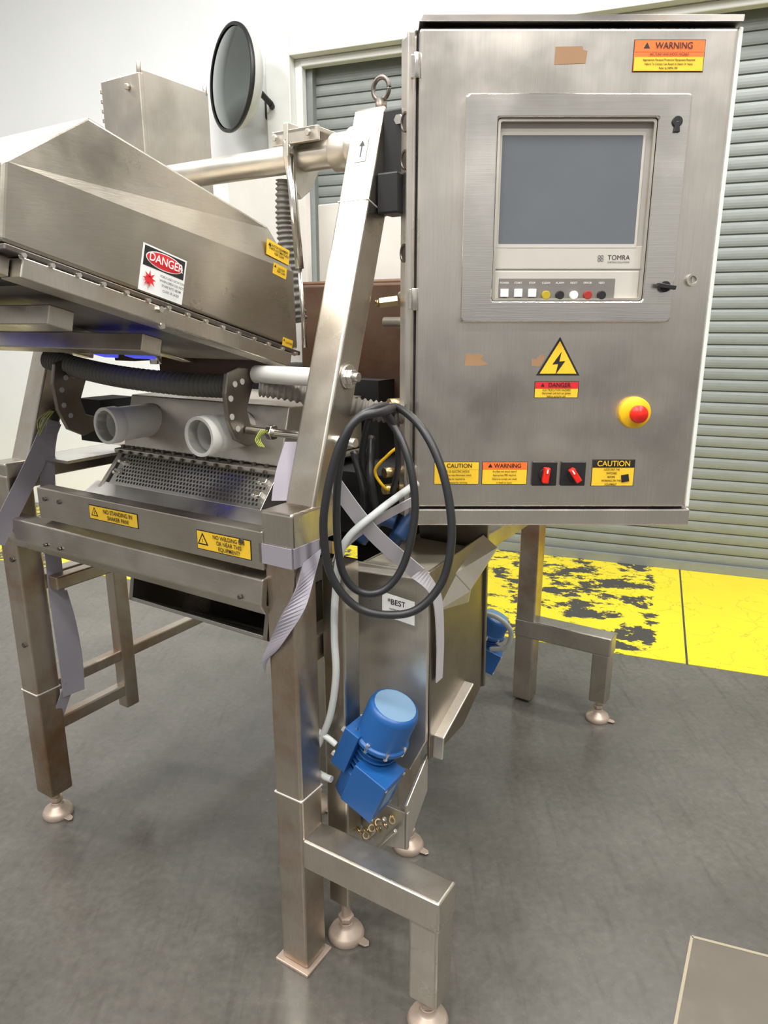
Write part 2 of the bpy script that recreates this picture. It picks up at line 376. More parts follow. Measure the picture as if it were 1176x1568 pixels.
b.ext([(-.93,-.046,.985),(-.93,-.01,.992),(-.93,-.0,.985),(-.93,-.03,.975),(-.93,-.036,.925),(-.93,-.005,.905),(-.93,-.040,.905),(-.93,-.055,.930)],(.907,0,0))
b.make('shaker_pan_beams',steel('steel_beam',(.54,.50,.44),.30,stain=(.34,.27,.19),amt=.4,streak=(1,20,20)),MA,bev=.003)
b=B()
for x in(-.76,-.70,-.08): b.cyl((x,-.040,1.06),(x,-.046,1.06),.006,n=6);b.cyl((x,-.055,.94),(x,-.060,.94),.005,n=6)
for z in(.60,.86): b.cyl((-.955,-.038,z),(-.955,-.044,z),.008,n=6)
b.make('beam_bolts',ST_DK,MA)
b=B()
b.box(-1.0,-.94,.03,1.42,1.075,1.130)
b.box(-1.0,-.95,.03,.46,.745,.79); b.box(-.91,-.87,.03,.46,.76,.80)
b.box(-.99,-.955,.03,.31,.285,.325); b.box(-.99,-.955,.03,1.42,.415,.45)
b.box(-.995,-.95,.275,.325,.24,.78)
b.box(-.02,.03,.04,1.42,.77,.83)
b.box(-.95,0,1.44,1.48,.77,.83)
b.box(-.5,-.1,.44,.48,.80,.86)
b.make('cross_braces',ST_LEG,MA,bev=.004)
b=B()
b.box(.035,.095,.075,.135,.12,1.0)
b.box(.015,.065,.435,.485,.12,.72); b.box(-.325,-.275,.435,.485,.12,.9)
b.box(.035,.20,.15,.18,.33,.36)
b.make('inner_legs',ST_FR,MA,bev=.005)

# hood
A_=(-.17,-.404,1.732);B_=(-.190,-.233,1.829);C1=(-.190,.207,1.704);C2=(-.17,.270,1.610);D_=(-.17,.276,1.437);E_=(-.17,-.425,1.618)
x0=-1.0
near=[A_,B_,C1,C2,D_,E_]
far=[(x0 if i not in(1,2) else x0+.02,p[1],p[2]) for i,p in enumerate(near)]
b=B()
b.add(near+far,[(0,1,2,3),(0,3,4,5),(9,8,7,6),(11,10,9,6)])
for i in range(6):
    j=(i+1)%6
    b.m(1 if i in(0,1) else 0); b.add([near[i],near[j],far[j],far[i]],[(0,1,2,3)])
hood=b.make('shaker_hood',[ST_HOOD,ST_TOP],MA)
bm=bmesh.new();bm.from_mesh(hood.data);bmesh.ops.remove_doubles(bm,verts=bm.verts,dist=1e-4);bmesh.ops.recalc_face_normals(bm,faces=bm.faces);bm.to_mesh(hood.data);bm.free()
md=hood.modifiers.new('bevel','BEVEL');md.width=.006;md.segments=3;md.limit_method='ANGLE';md.angle_limit=math.radians(15)
sl=V((0,.676,-.177)).normalized();up=V((0,sl.z*-1,sl.y))
R=Matrix((V((1,0,0)),sl,up)).transposed()
b=B()
c0=V((-.17,-.428,1.600));L_=.72
mid=c0+sl*(L_/2)
b.m(1);b.ob(mid+V((-.01,0,0))+up*.010,R,(.04,L_,.010))
b.m(0);b.ob(mid+V((-.018,0,0))-up*.012,R,(.055,L_-.06,.032))
b.ob(c0+sl*.01+V((-.42,0,-.012)),R,(.80,.03,.03))
for xx in(-.5,-.9): b.ob(mid+V((xx+.17,0,0))-up*.012,R,(.04,L_-.06,.03))
b.ob(c0+sl*.36+V((-.45,0,0))-up*.055,R,(.75,.05,.035))
b.ob(c0+sl*.16+V((-.45,0,0))-up*.055,R,(.75,.05,.035))
b.make('hood_flange_rail',[ST_FR,ST_DK],MA,bev=.002)
b=B()
for i in range(15):
    p=c0+sl*(.03+i*.048)+V((.006,0,0))+up*.006
    b.cyl(p,p+V((.008,0,0)),.0042,n=6)
    b.cyl(p,p+V((.002,0,0)),.0062,n=12)
p=c0+sl*.30+V((.010,0,0))-up*.012
for k in(0,.03): b.cyl(p+V((0,0,-k+.01)),p+V((.006,0,-k+.01)),.006,n=6)
b.make('hood_bolts',ST_LT,MA)
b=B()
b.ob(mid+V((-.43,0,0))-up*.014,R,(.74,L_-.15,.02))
b.make('hood_shade_slab',ST_DK,MA)  # dark slab added so the space beneath the hood looks shaded
b=B()
b.ob(c0+sl*.22+V((-.62,0,0))-up*.042,R,(.14,.05,.012))
b.ob(c0+sl*.50+V((-.40,0,0))-up*.040,R,(.05,.03,.03));b.ob(c0+sl*.50+V((-.28,0,0))-up*.040,R,(.07,.03,.03))
b.make('sorter_lamp_strips',GLOWB,MA)
b=B()
b.box(-.72,-.64,.18,.30,1.40,1.44)
b.box(-.5,-.24,.24,.30,1.37,1.46);b.box(-.64,-.50,.26,.30,1.36,1.47)
b.make('hood_inner_brackets',ST_BR,MA,bev=.002)

def plate(b,x,cy,cz,s=1):
    out=[(-.010,.085),(-.045,.075),(-.055,.03),(-.050,-.03),(-.030,-.075),(.01,-.095),(.048,-.085),(.052,-.055),(.022,-.045),(.012,-.01),(.03,.03),(.045,.055),(.03,.08)]
    b.ext([(x,cy+y*s,cz+z*s) for y,z in out],(.012,0,0))
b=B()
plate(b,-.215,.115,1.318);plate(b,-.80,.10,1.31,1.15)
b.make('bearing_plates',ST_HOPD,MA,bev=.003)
b=B()
for x,cy,cz in((-.215,.105,1.318),(-.80,.09,1.31)):
    for k in range(5):
        a=1.3+k*.75; p=V((x+.012,cy+.032*math.cos(a),cz+.055*math.sin(a))); b.cyl(p,p+V((.002,0,0)),.0068,n=14)
b.make('bearing_plate_holes',PVCIN,MA)
b=B()
b.cyl((-.20,.155,1.385),(-.02,.155,1.385),.020);b.cyl((-.85,.10,1.40),(-.80,.10,1.40),.02)
b.make('pivot_roller',PVC,MA,bev=.003)
b=B()
b.cyl((-.20,.12,1.262),(.05,.12,1.262),.009)
b.cyl((.048,.165,1.388),(.055,.165,1.388),.026);b.cyl((.055,.165,1.388),(.066,.165,1.388),.017,n=6);b.cyl((.066,.165,1.388),(.078,.165,1.388),.010)
b.cyl((.035,.120,1.258),(.062,.120,1.258),.013);b.cyl((.062,.120,1.258),(.10,.120,1.258),.010)
b.cyl((-.135,.12,1.262),(-.120,.12,1.262),.018,n=6)
b.cyl((-.80,.05,1.455),(-.80,.05,1.52),.02);b.cyl((-.80,.05,1.45),(-.80,.05,1.465),.03)
b.cyl((-.50,.13,1.41),(-.50,.13,1.47),.008);b.cyl((-.50,.13,1.40),(-.50,.13,1.42),.014)
b.make('pivot_bolts',ST_LT,MA,bev=.0015)
b=B()
corr=lambda r,per:(lambda i:r*(1+.13*math.sin(i*2*math.pi/per)))
b.tube([(-.86,.08,1.405),(-.75,.10,1.382),(-.60,.11,1.365),(-.40,.12,1.356),(-.25,.13,1.357)],.025,n=16,sub=60,rf=corr(.025,5))
b.tube([(-.27,.37,1.83),(-.275,.37,1.76),(-.272,.37,1.69),(-.26,.37,1.6),(-.24,.37,1.5)],.022,n=16,sub=30,rf=corr(.021,5))
b.make('corrugated_hose_dark',HOSED,MA)
b=B()
b.tube([(-.19,.16,1.358),(-.12,.20,1.345),(-.02,.26,1.315),(.06,.30,1.300),(.125,.31,1.30)],.020,n=16,sub=34,rf=corr(.022,5))
b.make('corrugated_hose_grey',HOSE,MA)
b=B()
for a in range(4): b.tube([(-.85+.006*a,.06,1.27),(-.86+.008*a,.03+.004*a,1.25),(-.85,.02,1.225-.006*a)],.0013,n=6,sub=5);b.tube([(-.14+.006*a,.10,1.27),(-.14,.08+.005*a,1.250),(-.13+.005*a,.08,1.235)],.0013,n=6,sub=5)
b.make('ground_wires',mat('wire_green_yellow',(.30,.34,.05),.5),MA)
b=B()
b.cyl((-.82,.345,1.866),(-.03,.345,1.866),.030,n=32)
b.cyl((-.10,.345,1.866),(-.045,.345,1.866),.040,n=32);b.cyl((-.05,.345,1.866),(-.03,.345,1.866),.047,n=32)
b.make('top_cross_tube',steel('steel_tube_dusty',(.58,.55,.49),.42,stain=(.42,.34,.26),amt=.5),MA,bev=.002)
b=B()
b.ext([(-.205,.29,1.93),(-.205,.40,1.93),(-.205,.41,1.86),(-.205,.37,1.80),(-.205,.33,1.775),(-.205,.30,1.80),(-.205,.285,1.86)],(.014,0,0))
b.ext([(-.235,.29,1.915),(-.235,.40,1.915),(-.235,.40,1.905),(-.235,.29,1.905)],(.12,0,0))
b.box(-.24,-.11,.29,.30,1.885,1.915)
for x in(-.225,-.13): b.cyl((x,.285,1.90),(x,.278,1.90),.008,n=6)
b.make('tube_clamp_bracket',ST_HOP,MA,bev=.002)
b=B();b.cyl((-.20,.30,1.89),(-.178,.30,1.62),.010);b.cyl((-.178,.30,1.625),(-.160,.29,1.44),.005);b.cyl((-.20,.30,1.895),(-.20,.30,1.865),.013)
b.make('gas_strut',ST_LT,MA)
b=B()
b.tube([(.01+.020*math.cos(i*math.pi/8),.36,1.982+.022*math.sin(i*math.pi/8)) for i in range(17)],.005,n=10,sub=3)
b.cyl((.01,.36,1.93),(.01,.36,1.962),.012)
b.make('lifting_eye',ST_DK,MA)
b=B()
b.box(.045,.12,.31,.41,1.78,1.925);b.cyl((.10,.36,1.80),(.15,.45,1.80),.02);b.cyl((.10,.36,1.90),(.15,.45,1.90),.02)
b.box(.05,.10,.28,.34,1.72,1.80)
b.make('cabinet_swing_bracket',BLK,MA,bev=.004)
b=B()
for z in(1.79,1.90): b.cyl((.09,.305,z),(.09,.298,z),.010,n=6)
b.make('swing_bracket_bolts',ST_LT,MA)
b=B()
b.box(-.42,.03,.60,1.15,1.18,1.60);b.box(-.75,-.1,.75,1.1,1.56,1.62)
b.make('ejector_housing',ST_BR,MA,bev=.006)
b=B()
b.box(-.10,.14,.62,.64,1.46,1.475);b.box(-.02,.16,.56,.58,1.36,1.372)
b.cyl((-.10,.55,1.50),(.12,.55,1.50),.012);b.cyl((-.02,.50,1.56),(.05,.50,1.60),.012);b.cyl((.02,.56,1.69),(.16,.56,1.69),.006)
b.box(.035,.05,.58,.62,1.2,1.60)
b.make('ejector_fittings',ST_HOP,MA)
b=B();b.cyl((.02,.75,1.60),(.02,.75,1.80),.09,n=32);b.box(-1.15,-.78,1.10,1.13,1.20,2.07);b.box(-.80,-.30,1.20,1.23,1.20,1.92);b.make('feed_guard_panel',mat('guard_cream',(.60,.58,.54),.4),MA,bev=.003)
b=B();b.box(-.05,.08,.575,.60,1.30,1.44);b.make('ejector_guard_red',mat('guard_red',(.24,.02,.02),.5),MA,bev=.004)
b=B()
b.tube([(.05,.42,1.74),(.08,.44,1.66),(.12,.42,1.60),(.14,.40,1.58)],.007,n=10,sub=6)
b.tube([(.06,.45,1.50),(.10,.47,1.54),(.14,.42,1.55)],.005,n=8,sub=6)
b.tube([(.02,.30,1.24),(.05,.25,1.15),(.06,.27,1.05)],.010,n=8,sub=6);b.tube([(-.03,.30,1.2),(.02,.27,1.1),(.0,.28,1.0)],.010,n=8,sub=6)
b.make('pneumatic_lines',RUB,MA)
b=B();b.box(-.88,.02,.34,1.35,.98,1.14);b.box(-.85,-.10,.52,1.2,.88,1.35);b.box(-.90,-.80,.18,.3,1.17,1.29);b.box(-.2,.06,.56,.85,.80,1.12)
b.make('dark_filler_boxes',VOID,MA)  # black filler boxes added to keep the machine's interior dark, plus one black panel
b=B();b.box(-.95,-.80,.06,.30,1.130,1.138);b.make('tread_plate',ST_LT,MA)
b=B()
b.ext([(-.69,.16,1.175),(-.69,.20,1.31),(-.69,.5,1.31),(-.69,.5,1.175)],(.55,0,0))
b.box(-.70,-.125,.135,.50,1.160,1.172)
b.ext([(-.70,.150,1.160),(-.70,.07,1.075),(-.70,.05,1.02),(-.70,.3,1.02),(-.70,.3,1.16)],(.015,0,0))
b.make('separator_body',ST_HOP,MA,bev=.003)
b=B()
b.ext([(-.67,.150,1.160),(-.67,.085,1.088),(-.67,.095,1.080),(-.67,.30,1.080),(-.67,.30,1.160)],(.53,0,0))
b.make('separator_screen_panel',ST_MESH,MA,bev=.001)
b=B()
b.add([(-.72,.088,1.090),(-.10,.088,1.090),(-.06,.0,1.02),(-.76,.0,1.02)],[(0,1,2,3)])
b.box(-.76,-.05,-.0,.10,1.012,1.02)
b.make('discharge_lip',ST_MESH,MA)
b=B()
ud=V((0,.085-.150,1.088-1.160));un=V((0,ud.z,-ud.y)).normalized()
if un.z<0: un=-un
for r_ in range(8):
    for k in range(44):
        p=V((-.650+k*.0113+(.0056 if r_%2 else 0),.150,1.160))+ud*(.10+r_*.11)+un*.0008
        w=V((.0024,0,0));h=ud*.034
        b.add([p-w-h,p+w-h,p+w+h,p-w+h],[(0,1,2,3)])
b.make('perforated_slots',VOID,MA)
b=B()
for k in range(15):
    x=-.68+k*.039; b.cyl((x,.150,1.172),(x,.150,1.180),.006,n=8)
for k in range(14):
    x=-.67+k*.039; b.cyl((x,.128,1.166),(x,.134,1.166),.0045,n=6)
b.make('separator_bolts',ST_DK,MA)
b=B()
for x in(-.65,-.165):
    for dz in(0,.026):
        b.ob((x,.128-dz*.8,1.142-dz),Matrix.Rotation(.8,3,'X'),(.028,.014,.018))
        b.cyl((x,.118-dz*.8,1.142-dz),(x,.108-dz*.8,1.147-dz),.005,n=10)
b.make('separator_latches',ST_LT,MA,bev=.002)
b=B()
for x in(-.60,-.275):
    b.ring((x,.045,1.250),(x,.19,1.250),.043,.038);b.ring((x,.042,1.250),(x,.075,1.250),.046,.038)
b.make('pvc_ports',PVC,MA,bev=.001)
b=B()
for x in(-.60,-.275): b.cyl((x,.15,1.25),(x,.155,1.25),.038)
b.make('pvc_port_baffles',PVCIN,MA)
b=B()
b.ext([(-.50,.0,.905),(-.50,-.015,.83),(-.50,.30,.66),(-.50,.34,.90)],(.012,0,0))
b.ext([(-.06,.0,.905),(-.06,-.015,.83),(-.06,.30,.66),(-.06,.34,.90)],(.012,0,0))
b.ext([(-.50,-.015,.83),(-.50,-.012,.838),(-.50,.30,.668),(-.50,.30,.66)],(.45,0,0))
b.ext([(-.50,.30,.66),(-.50,.34,.90),(-.50,.348,.90),(-.50,.308,.66)],(.45,0,0))
b.make('discharge_chute',ST_CHU,MA,bev=.001)
# hopper on right
b=B()
b.ext([(.035,.20,.965),(.232,.20,.975),(.232,.20,.56),(.19,.20,.47),(.035,.20,.47)],(0,.010,0))
b.ext([(.035,.20,.955),(.035,.60,.955),(.035,.60,.5),(.035,.20,.5)],(.004,0,0))
b.ext([(.02,.20,.955),(.232,.20,.972),(.232,.180,.966),(.02,.180,.95)],(0,0,-.004))
b.make('collection_hopper',ST_HOP,MA,bev=.002)
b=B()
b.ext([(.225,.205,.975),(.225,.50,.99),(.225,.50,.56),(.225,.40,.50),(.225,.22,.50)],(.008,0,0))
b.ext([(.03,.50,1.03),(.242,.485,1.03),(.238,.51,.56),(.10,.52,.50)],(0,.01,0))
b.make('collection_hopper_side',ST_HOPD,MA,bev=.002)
b=B()
b.ext([(.232,.33,.93),(.232,.48,.985),(.268,.49,.955),(.258,.36,.885)],(.0,.0,.005))
b.ext([(.232,.33,.93),(.258,.36,.885),(.258,.35,.86),(.232,.24,.87)],(.0,.004,.0))
b.box(.02,.30,1.0,1.06,.93,.97)
b.ext([(.14,.50,1.03),(.242,.485,1.04),(.242,.455,1.045),(.14,.475,1.035)],(0,0,-.004))
b.make('hopper_lips',ST_FR,MA,bev=.001)
b=B()
b.ext([(.215,.24,.55),(.215,.40,.62),(.258,.40,.62),(.258,.24,.55)],(0,0,.006))
b.ext([(.215,.24,.556),(.258,.24,.556),(.258,.235,.50),(.215,.235,.50)],(0,.006,0))
b.ext([(.05,.14,.40),(.22,.14,.40),(.22,.14,.30),(.14,.14,.28),(.05,.14,.34)],(0,.01,0))
b.ext([(.21,.14,.42),(.21,.24,.50),(.21,.24,.40),(.21,.14,.30)],(.008,0,0))
b.cyl((.12,.125,.30),(.17,.12,.38),.006);b.cyl((.15,.125,.29),(.20,.12,.36),.005)
b.make('motor_bracket',ST_HOP,MA,bev=.002)
b=B()
for i in range(9):
    p=V((.10+.012*i,.115+.01*math.sin(i*2.1),.31+.010*i+.008*math.cos(i*1.7)))
    b.ring(p,p+V((.003,.003*math.cos(i),.003)),.009,.006,n=12)
b.make('strap_ratchet_chain',BRASS,MA)
b=B()
for p,q in(((.02,.25,1.00),(.10,.28,1.05)),((.08,.30,.99),(.16,.33,1.06)),((.12,.26,1.02),(.18,.34,1.08))): b.tube([p,((p[0]+q[0])/2,(p[1]+q[1])/2,(p[2]+q[2])/2+.03),q],.018,n=10,sub=6)
b.make('blue_air_fittings',mat('blue_fitting_dark',(.01,.04,.12),.5),MA)
b=B();b.box(.04,.22,.21,.48,.945,.952);b.make('hopper_floor',steel('tread',(.5,.45,.36),.5,metal=.6),MA)

hy=sl;hz=up
o_=V((-.1695,-.118,1.585))
sticker('danger_laser_sticker',MA,o_,hy,hz,.1,.08,[(WHT,'r',(-.052,-.042,.052,.042)),(INK,'r',(-.048,.004,.048,.039)),(WHT,'e',(0,.0215,.044,.0155)),(RED,'e',(0,.0215,.042,.0138)),
  (RED,'e',(-.032,-.018,.008,.008))]+[(RED,'p',[(-.032+.016*math.cos(a),-.018+.016*math.sin(a)),(-.032+.006*math.cos(a+.5),-.018+.006*math.sin(a+.5)),(-.032+.006*math.cos(a-.5),-.018+.006*math.sin(a-.5))]) for a in [k*math.pi/4 for k in range(8)]],
  [('DANGER',0,.0210,.021,WHT,.95),('VISIBLE LASER RADIATION',.018,-.006,.0062,INK,.8),('WHEN OPEN. DO NOT',.018,-.014,.0062,INK,.9),('STARE INTO BEAM',.018,-.022,.0062,INK,.9),('CLASS 3R LASER',.018,-.031,.0062,INK,.9)])
for i,(y,z,w,h,t) in enumerate(((.219,1.650,.078,.034,'CAUTION EQUIPMENT\nSTARTS AUTOMATICALLY\nKEEP CLEAR'),(.218,1.610,.046,.024,'CAUTION\nKEEP CLEAR'),(.236,1.452,.036,.020,'CAUTION'))):
    o2=V((-.1695,y,z));n2=hz
    if i==0: n2=V((-.10,up.y,up.z)).normalized();n2=(n2-hy*n2.dot(hy)).normalized();o2=V((-.1735,y,z))
    sticker('caution_sticker_%d'%(i+1),MA,o2,hy,n2,w,h,[(YEL,'r',(-w/2,-h/2,w/2,h/2)),(INK,'p',tri(-w*.38,h*.2,h*.16))],[(t,0.003,0,.0075 if i==0 else .0065,INK,.8)])
def longlab(name,x,z,t,w=.172,h=.033,fs=.0135):
    sticker(name,MA,(x,-.0402,z),(1,0,-.0),(0,0,1),w,h,[(INK,'r',(-w/2,-h/2,w/2,h/2)),(YEL,'r',(-w/2+.002,-h/2+.002,w/2-.002,h/2-.002)),(INK,'p',tri(-w*.38,-.001,h*.42)),(YEL,'p',tri(-w*.38,-.001,h*.28)),(INK,'r',(-w*.38-.0007,-.004,-w*.38+.0007,.004))],[(t,w*.11,0,fs,INK,.88)])
longlab('no_standing_sticker',-.494,1.052,'NO STANDING IN\nSHAKER PAN!',.178,.036,.0145)
longlab('no_welding_sticker',-.135,1.042,'NO WELDING ON\nOR NEAR THIS\nEQUIPMENT!',.158,.044,.0125)
sticker('hopper_name_plate',MA,(.168,.1795,.885),(1,0,-.08),(0,0,1),.085,.05,[(WHT,'r',(-.042,-.028,.042,.028))],[('*BEST*',0,.012,.018,INK,1),('sorting equipment',0,-.004,.006,INK,1),('Type 10500  No. 01',0,-.014,.006,INK,1)])
pu=dd; pn=V((1,0,0)).cross(pu)
oo=pc+dd*.11+pn*(H+.0008)
if pn.y>0: oo=pc+dd*.11-pn*(H+.0008)
sticker('lift_point_sticker',MA,oo,(1,0,0),pu,.03,.05,[(WHT,'r',(-.014,-.026,.014,.026)),(INK,'r',(-.0015,-.016,.0015,.008)),(INK,'p',tri(0,.012,.008))])

EB=empty('junction_enclosure',MA.location,MA.rotation_euler[2])
b=B();b.box(-.905,-.762,.376,.615,1.45,2.145);b.make('enclosure_body',ST_BOX,EB,bev=.004)
b=B()
b.box(-.912,-.755,.369,.383,1.45,2.14);b.box(-.768,-.757,.372,.622,1.45,2.15);b.cyl((-.80,.368,2.11),(-.80,.360,2.11),.008)
b.cyl((-.762,.376,2.14),(-.762,.376,2.168),.006);b.cyl((-.762,.615,2.14),(-.762,.615,2.168),.006)
for k in range(16): b.box(-.918,-.911,.368,.376,1.75+k*.024,1.762+k*.024)
b.make('enclosure_door_edges',ST_BOX,EB,bev=.002)

# ---------------------------------------------------------------- motors
def motor(name,org,axis,r,L):
    e=empty(name,org);ax=V(axis).normalized()
    M=ax.to_track_quat('Z','Y').to_matrix().to_4x4();e.rotation_euler=M.to_euler()
    b=B()
    b.lathe((0,0,-L/2),(0,0,1),[(0,0),(0,r*.90),(.01,r*1.02),(L*.30,r*1.02),(L*.31,r*.9),(L*.34,r*.9)])
    b.cyl((0,0,-L*.18),(0,0,L*.2),r*.80)
    for k in range(6): b.cyl((0,0,-L*.14+k*L*.05),(0,0,-L*.14+k*L*.05+.004),r*.92)
    b.lathe((0,0,L*.14),(0,0,1),[(0,r*.85),(.0,r*1.16),(.010,r*1.16),(.012,r*1.04),(L*.36-.014,r*1.04),(L*.36-.004,r*.98),(L*.36,r*.88),(L*.36,0)])
    b.box(-r*1.3,r*.25,-r*1.45,r*.1,-L*.42,-L*.02);b.box(-r*1.15,r*1.15,-.02+r*.8,r*1.15,-L*.2,L*.2)
    b.make('motor_housing',BLUE,e,bev=.004)
    b=B();b.cyl((0,0,L*.495),(0,0,L*.502),r*.86)
    b.box(-r*.9,-r*.2,-r*1.46,-r*1.45,-L*.32,-L*.12);b.make('motor_cap_dust',BLUEW,e)
    b=B()
    for k in range(8):
        a=k*math.pi/4; b.cyl((r*1.08*math.cos(a),r*1.08*math.sin(a),L*.12),(r*1.08*math.cos(a),r*1.08*math.sin(a),L*.20),.005,n=6)
    for sx in(-1,1):
        for sz in(-1,1): b.cyl((sx*r*.95,r*.6,sz*L*.14),(sx*r*.95,r*1.3,sz*L*.14),.007,n=6);b.cyl((-r*.52+sx*r*.66,-r*1.42,-L*.22+sz*L*.17),(-r*.52+sx*r*.66,-r*1.49,-L*.22+sz*L*.17),.0045,n=6)
    b.make('motor_bolts',ST_LT,e)
    return e
def Mw(p):
    a=math.atan2(-.531,.847);return V((-.206+p[0]*math.cos(a)-p[1]*math.sin(a),1.404+p[0]*math.sin(a)+p[1]*math.cos(a),p[2]))
def Mv(v): return Mw(v)-Mw((0,0,0))
motor('vibration_motor',Mw((.148,.115,.560)),Mv((.38,0,.92)),.056,.275)
motor('vibration_motor',Mw((.035,.98,.46)),Mv((.35,.1,.9)),.048,.19)

# ---------------------------------------------------------------- control cabinet
CB=empty('control_cabinet',(0,1.54,0))
b=B()
b.box(.045,.690,.028,.28,1.062,2.046)
b.ext([(.036,.075,1.062),(.060,.020,1.062),(.068,.028,1.062),(.068,.10,1.062),(.036,.10,1.062)],(0,0,.984))
b.box(.060,.688,.002,.03,1.055,1.094)
b.ext([(.672,.02,1.062),(.694,.03,1.062),(.694,.06,1.062),(.672,.06,1.062)],(0,0,.984))
b.make('cabinet_body',ST_CAB,CB,bev=.004)
b=B();b.ext([(.066,-.012,2.046),(.072,.0,2.062),(.072,.28,2.075),(.066,.28,2.046)],(.612,0,0));b.make('cabinet_drip_lip',ST_DK,CB,bev=.002)
b=B();b.box(.066,.676,.020,.030,1.094,2.045);b.make('door_gasket',BLK,CB)
b=B();b.box(.068,.674,-.004,.022,1.100,2.040);b.make('cabinet_door',ST_CAB,CB,bev=.007,seg=4)
b=B();b.box(.6745,.684,.0,.024,1.098,2.042);b.make('cabinet_edge_reflection',mat('edge_reflection_pale',(.78,.80,.76),.35),CB,bev=.003)  # pale strip: the whitish reflection along the door edge, put into the colour
b=B()
for z in(1.975,1.545,1.17):
    b.cyl((.063,-.002,z-.022),(.063,-.002,z+.022),.0065);b.box(.052,.068,.0,.012,z-.02,z+.02)
b.make('door_hinges',ST_LT,CB,bev=.001)
b=B()
nx=V((-.916,-.40,0))
for z in(1.89,1.82,1.64):
    p=V((.0465,.050,z)); b.cyl(p,p+nx*.004,.016)
    b.ring(p,p+nx*.006,.019,.015)
b.make('gland_plugs',ST_DK,CB)
b=B();b.cyl((.03,.10,1.545),(-.01,.10,1.54),.012,n=6);b.cyl((-.01,.10,1.54),(-.02,.10,1.54),.007)
for z in(1.12,1.16): b.cyl((.03,.10,z),(.0,.08,z),.012,n=10)
b.cyl((.04,.15,1.30),(.012,.14,1.30),.026);b.make('cable_glands',BRASS,CB)
def rrect(x0,x1,z0,z1,r,n=6):
    pts=[]
    for cx,cz,a0 in((x1-r,z1-r,0),(x0+r,z1-r,90),(x0+r,z0+r,180),(x1-r,z0+r,270)):
        for k in range(n+1):
            a=math.radians(a0+90*k/n);pts.append((cx+r*math.cos(a),cz+r*math.sin(a)))
    return pts
def frame(b,o,i,y0,y1,ro,ri):
    P=rrect(*o,ro);Q=rrect(*i,ri);n=len(P)
    vs=[(x,y0,z) for x,z in P]+[(x,y0,z) for x,z in Q]+[(x,y1,z) for x,z in P]+[(x,y1,z) for x,z in Q]
    fs=[]
    for k in range(n):
        j=(k+1)%n
        fs+=[(k,j,n+j,n+k),(2*n+k,3*n+k,3*n+j,2*n+j),(k,2*n+k,2*n+j,j),(n+k,n+j,3*n+j,3*n+k)]
    b.add(vs,fs)
b=B();frame(b,(.157,.590,1.499,1.922),(.220,.529,1.541,1.880),-.026,-.004,.008,.006);b.make('window_frame',ST_LT,CB,bev=.004,seg=3)
b=B();frame(b,(.221,.528,1.542,1.879),(.226,.523,1.547,1.874),-.020,-.004,.006,.004);b.make('window_gasket',ST_HOP,CB)
b=B();b.box(.222,.527,-.008,-.004,1.543,1.878);b.make('display_bezel',BEZ,CB)
b=B();b.box(.2225,.5265,-.0095,-.006,1.604,1.648);b.box(.226,.523,-.0095,-.006,1.545,1.600);b.make('display_lower_panel',BEZ2,CB,bev=.001)
b=B();frame(b,(.227,.512,1.645,1.858),(.2315,.507,1.652,1.852),-.010,-.006,.003,.002);b.make('display_inner_lip',BEZ2,CB)
b=B();b.box(.2315,.507,-.0092,-.006,1.652,1.852);b.make('display_screen',SCR,CB)
b=B();b.box(.236,.474,-.0112,-.008,1.543,1.586);b.make('button_strip',BTN,CB,bev=.001)
text('brand_text','TOMRA',CB,(.478,-.0098,1.626),(1,0,0),(0,0,1),.013,INK,off=.0003)
text('brand_subtext','SORTING SOLUTIONS',CB,(.478,-.0098,1.617),(1,0,0),(0,0,1),.0045,INK,off=.0003)
b=B()
for dx,dz in((0,0),(.006,0),(0,.006),(.006,.006)): b.ring((.438+dx,-.0098,1.622+dz),(.438+dx,-.0104,1.622+dz),.003,.0022,n=12)
b.make('brand_glyph',BTN,CB)
for i in range(8):
    x=.247+i*.0285
    if i<3:
        b=B();b.box(x-.008,x+.008,-.020,-.011,1.549,1.565);b.make('push_button_%d'%(i+1),[WHT],CB,bev=.001)
    else:
        m_=[mat('btn_y',(.45,.33,.02),.4),BLK,WHT,mat('btn_r',(.35,.03,.02),.4),BLK][i-3]
        b=B();b.cyl((x,-.011,1.553),(x,-.021,1.553),.0085,n=20);b.make('push_button_%d'%(i+1),m_,CB,bev=.001)
    text('button_label_%d'%(i+1),['POWER','START','STOP','CLEAN','ALARM','RESET','ERROR','FEED'][i],CB,(x,-.0112,1.577),(1,0,0),(0,0,1),.0055,WHT,off=.0004)
b=B();b.cyl((.564,-.026,1.872),(.564,-.030,1.872),.010);b.ext([(.5605,-.031,1.872),(.5675,-.031,1.872),(.570,-.031,1.853),(.558,-.031,1.853)],(0,.004,0));b.cyl((.569,-.026,1.569),(.569,-.036,1.569),.011);b.ob((.569,-.040,1.569),Matrix.Rotation(.15,3,'Y'),(.038,.010,.008))
b.make('window_keys',BLK,CB,bev=.001)
b=B();b.ring((.633,-.004,1.583),(.633,-.012,1.583),.012,.008);b.cyl((.633,-.004,1.583),(.633,-.007,1.583),.008);b.box(.6315,.6345,-.010,-.006,1.578,1.588)
b.make('door_lock',ST_HOP,CB)
b=B();b.lathe((.539,-.004,1.311),(0,-1,0),[(0,0),(0,.034),(.012,.033),(.014,.031),(.014,0)],36);b.make('estop_collar',ESTY,CB)
b=B();b.lathe((.539,-.018,1.311),(0,-1,0),[(0,.012),(.012,.013),(.013,.0185),(.022,.019),(.027,.016),(.029,0)],32);b.make('estop_button',ESTR,CB)
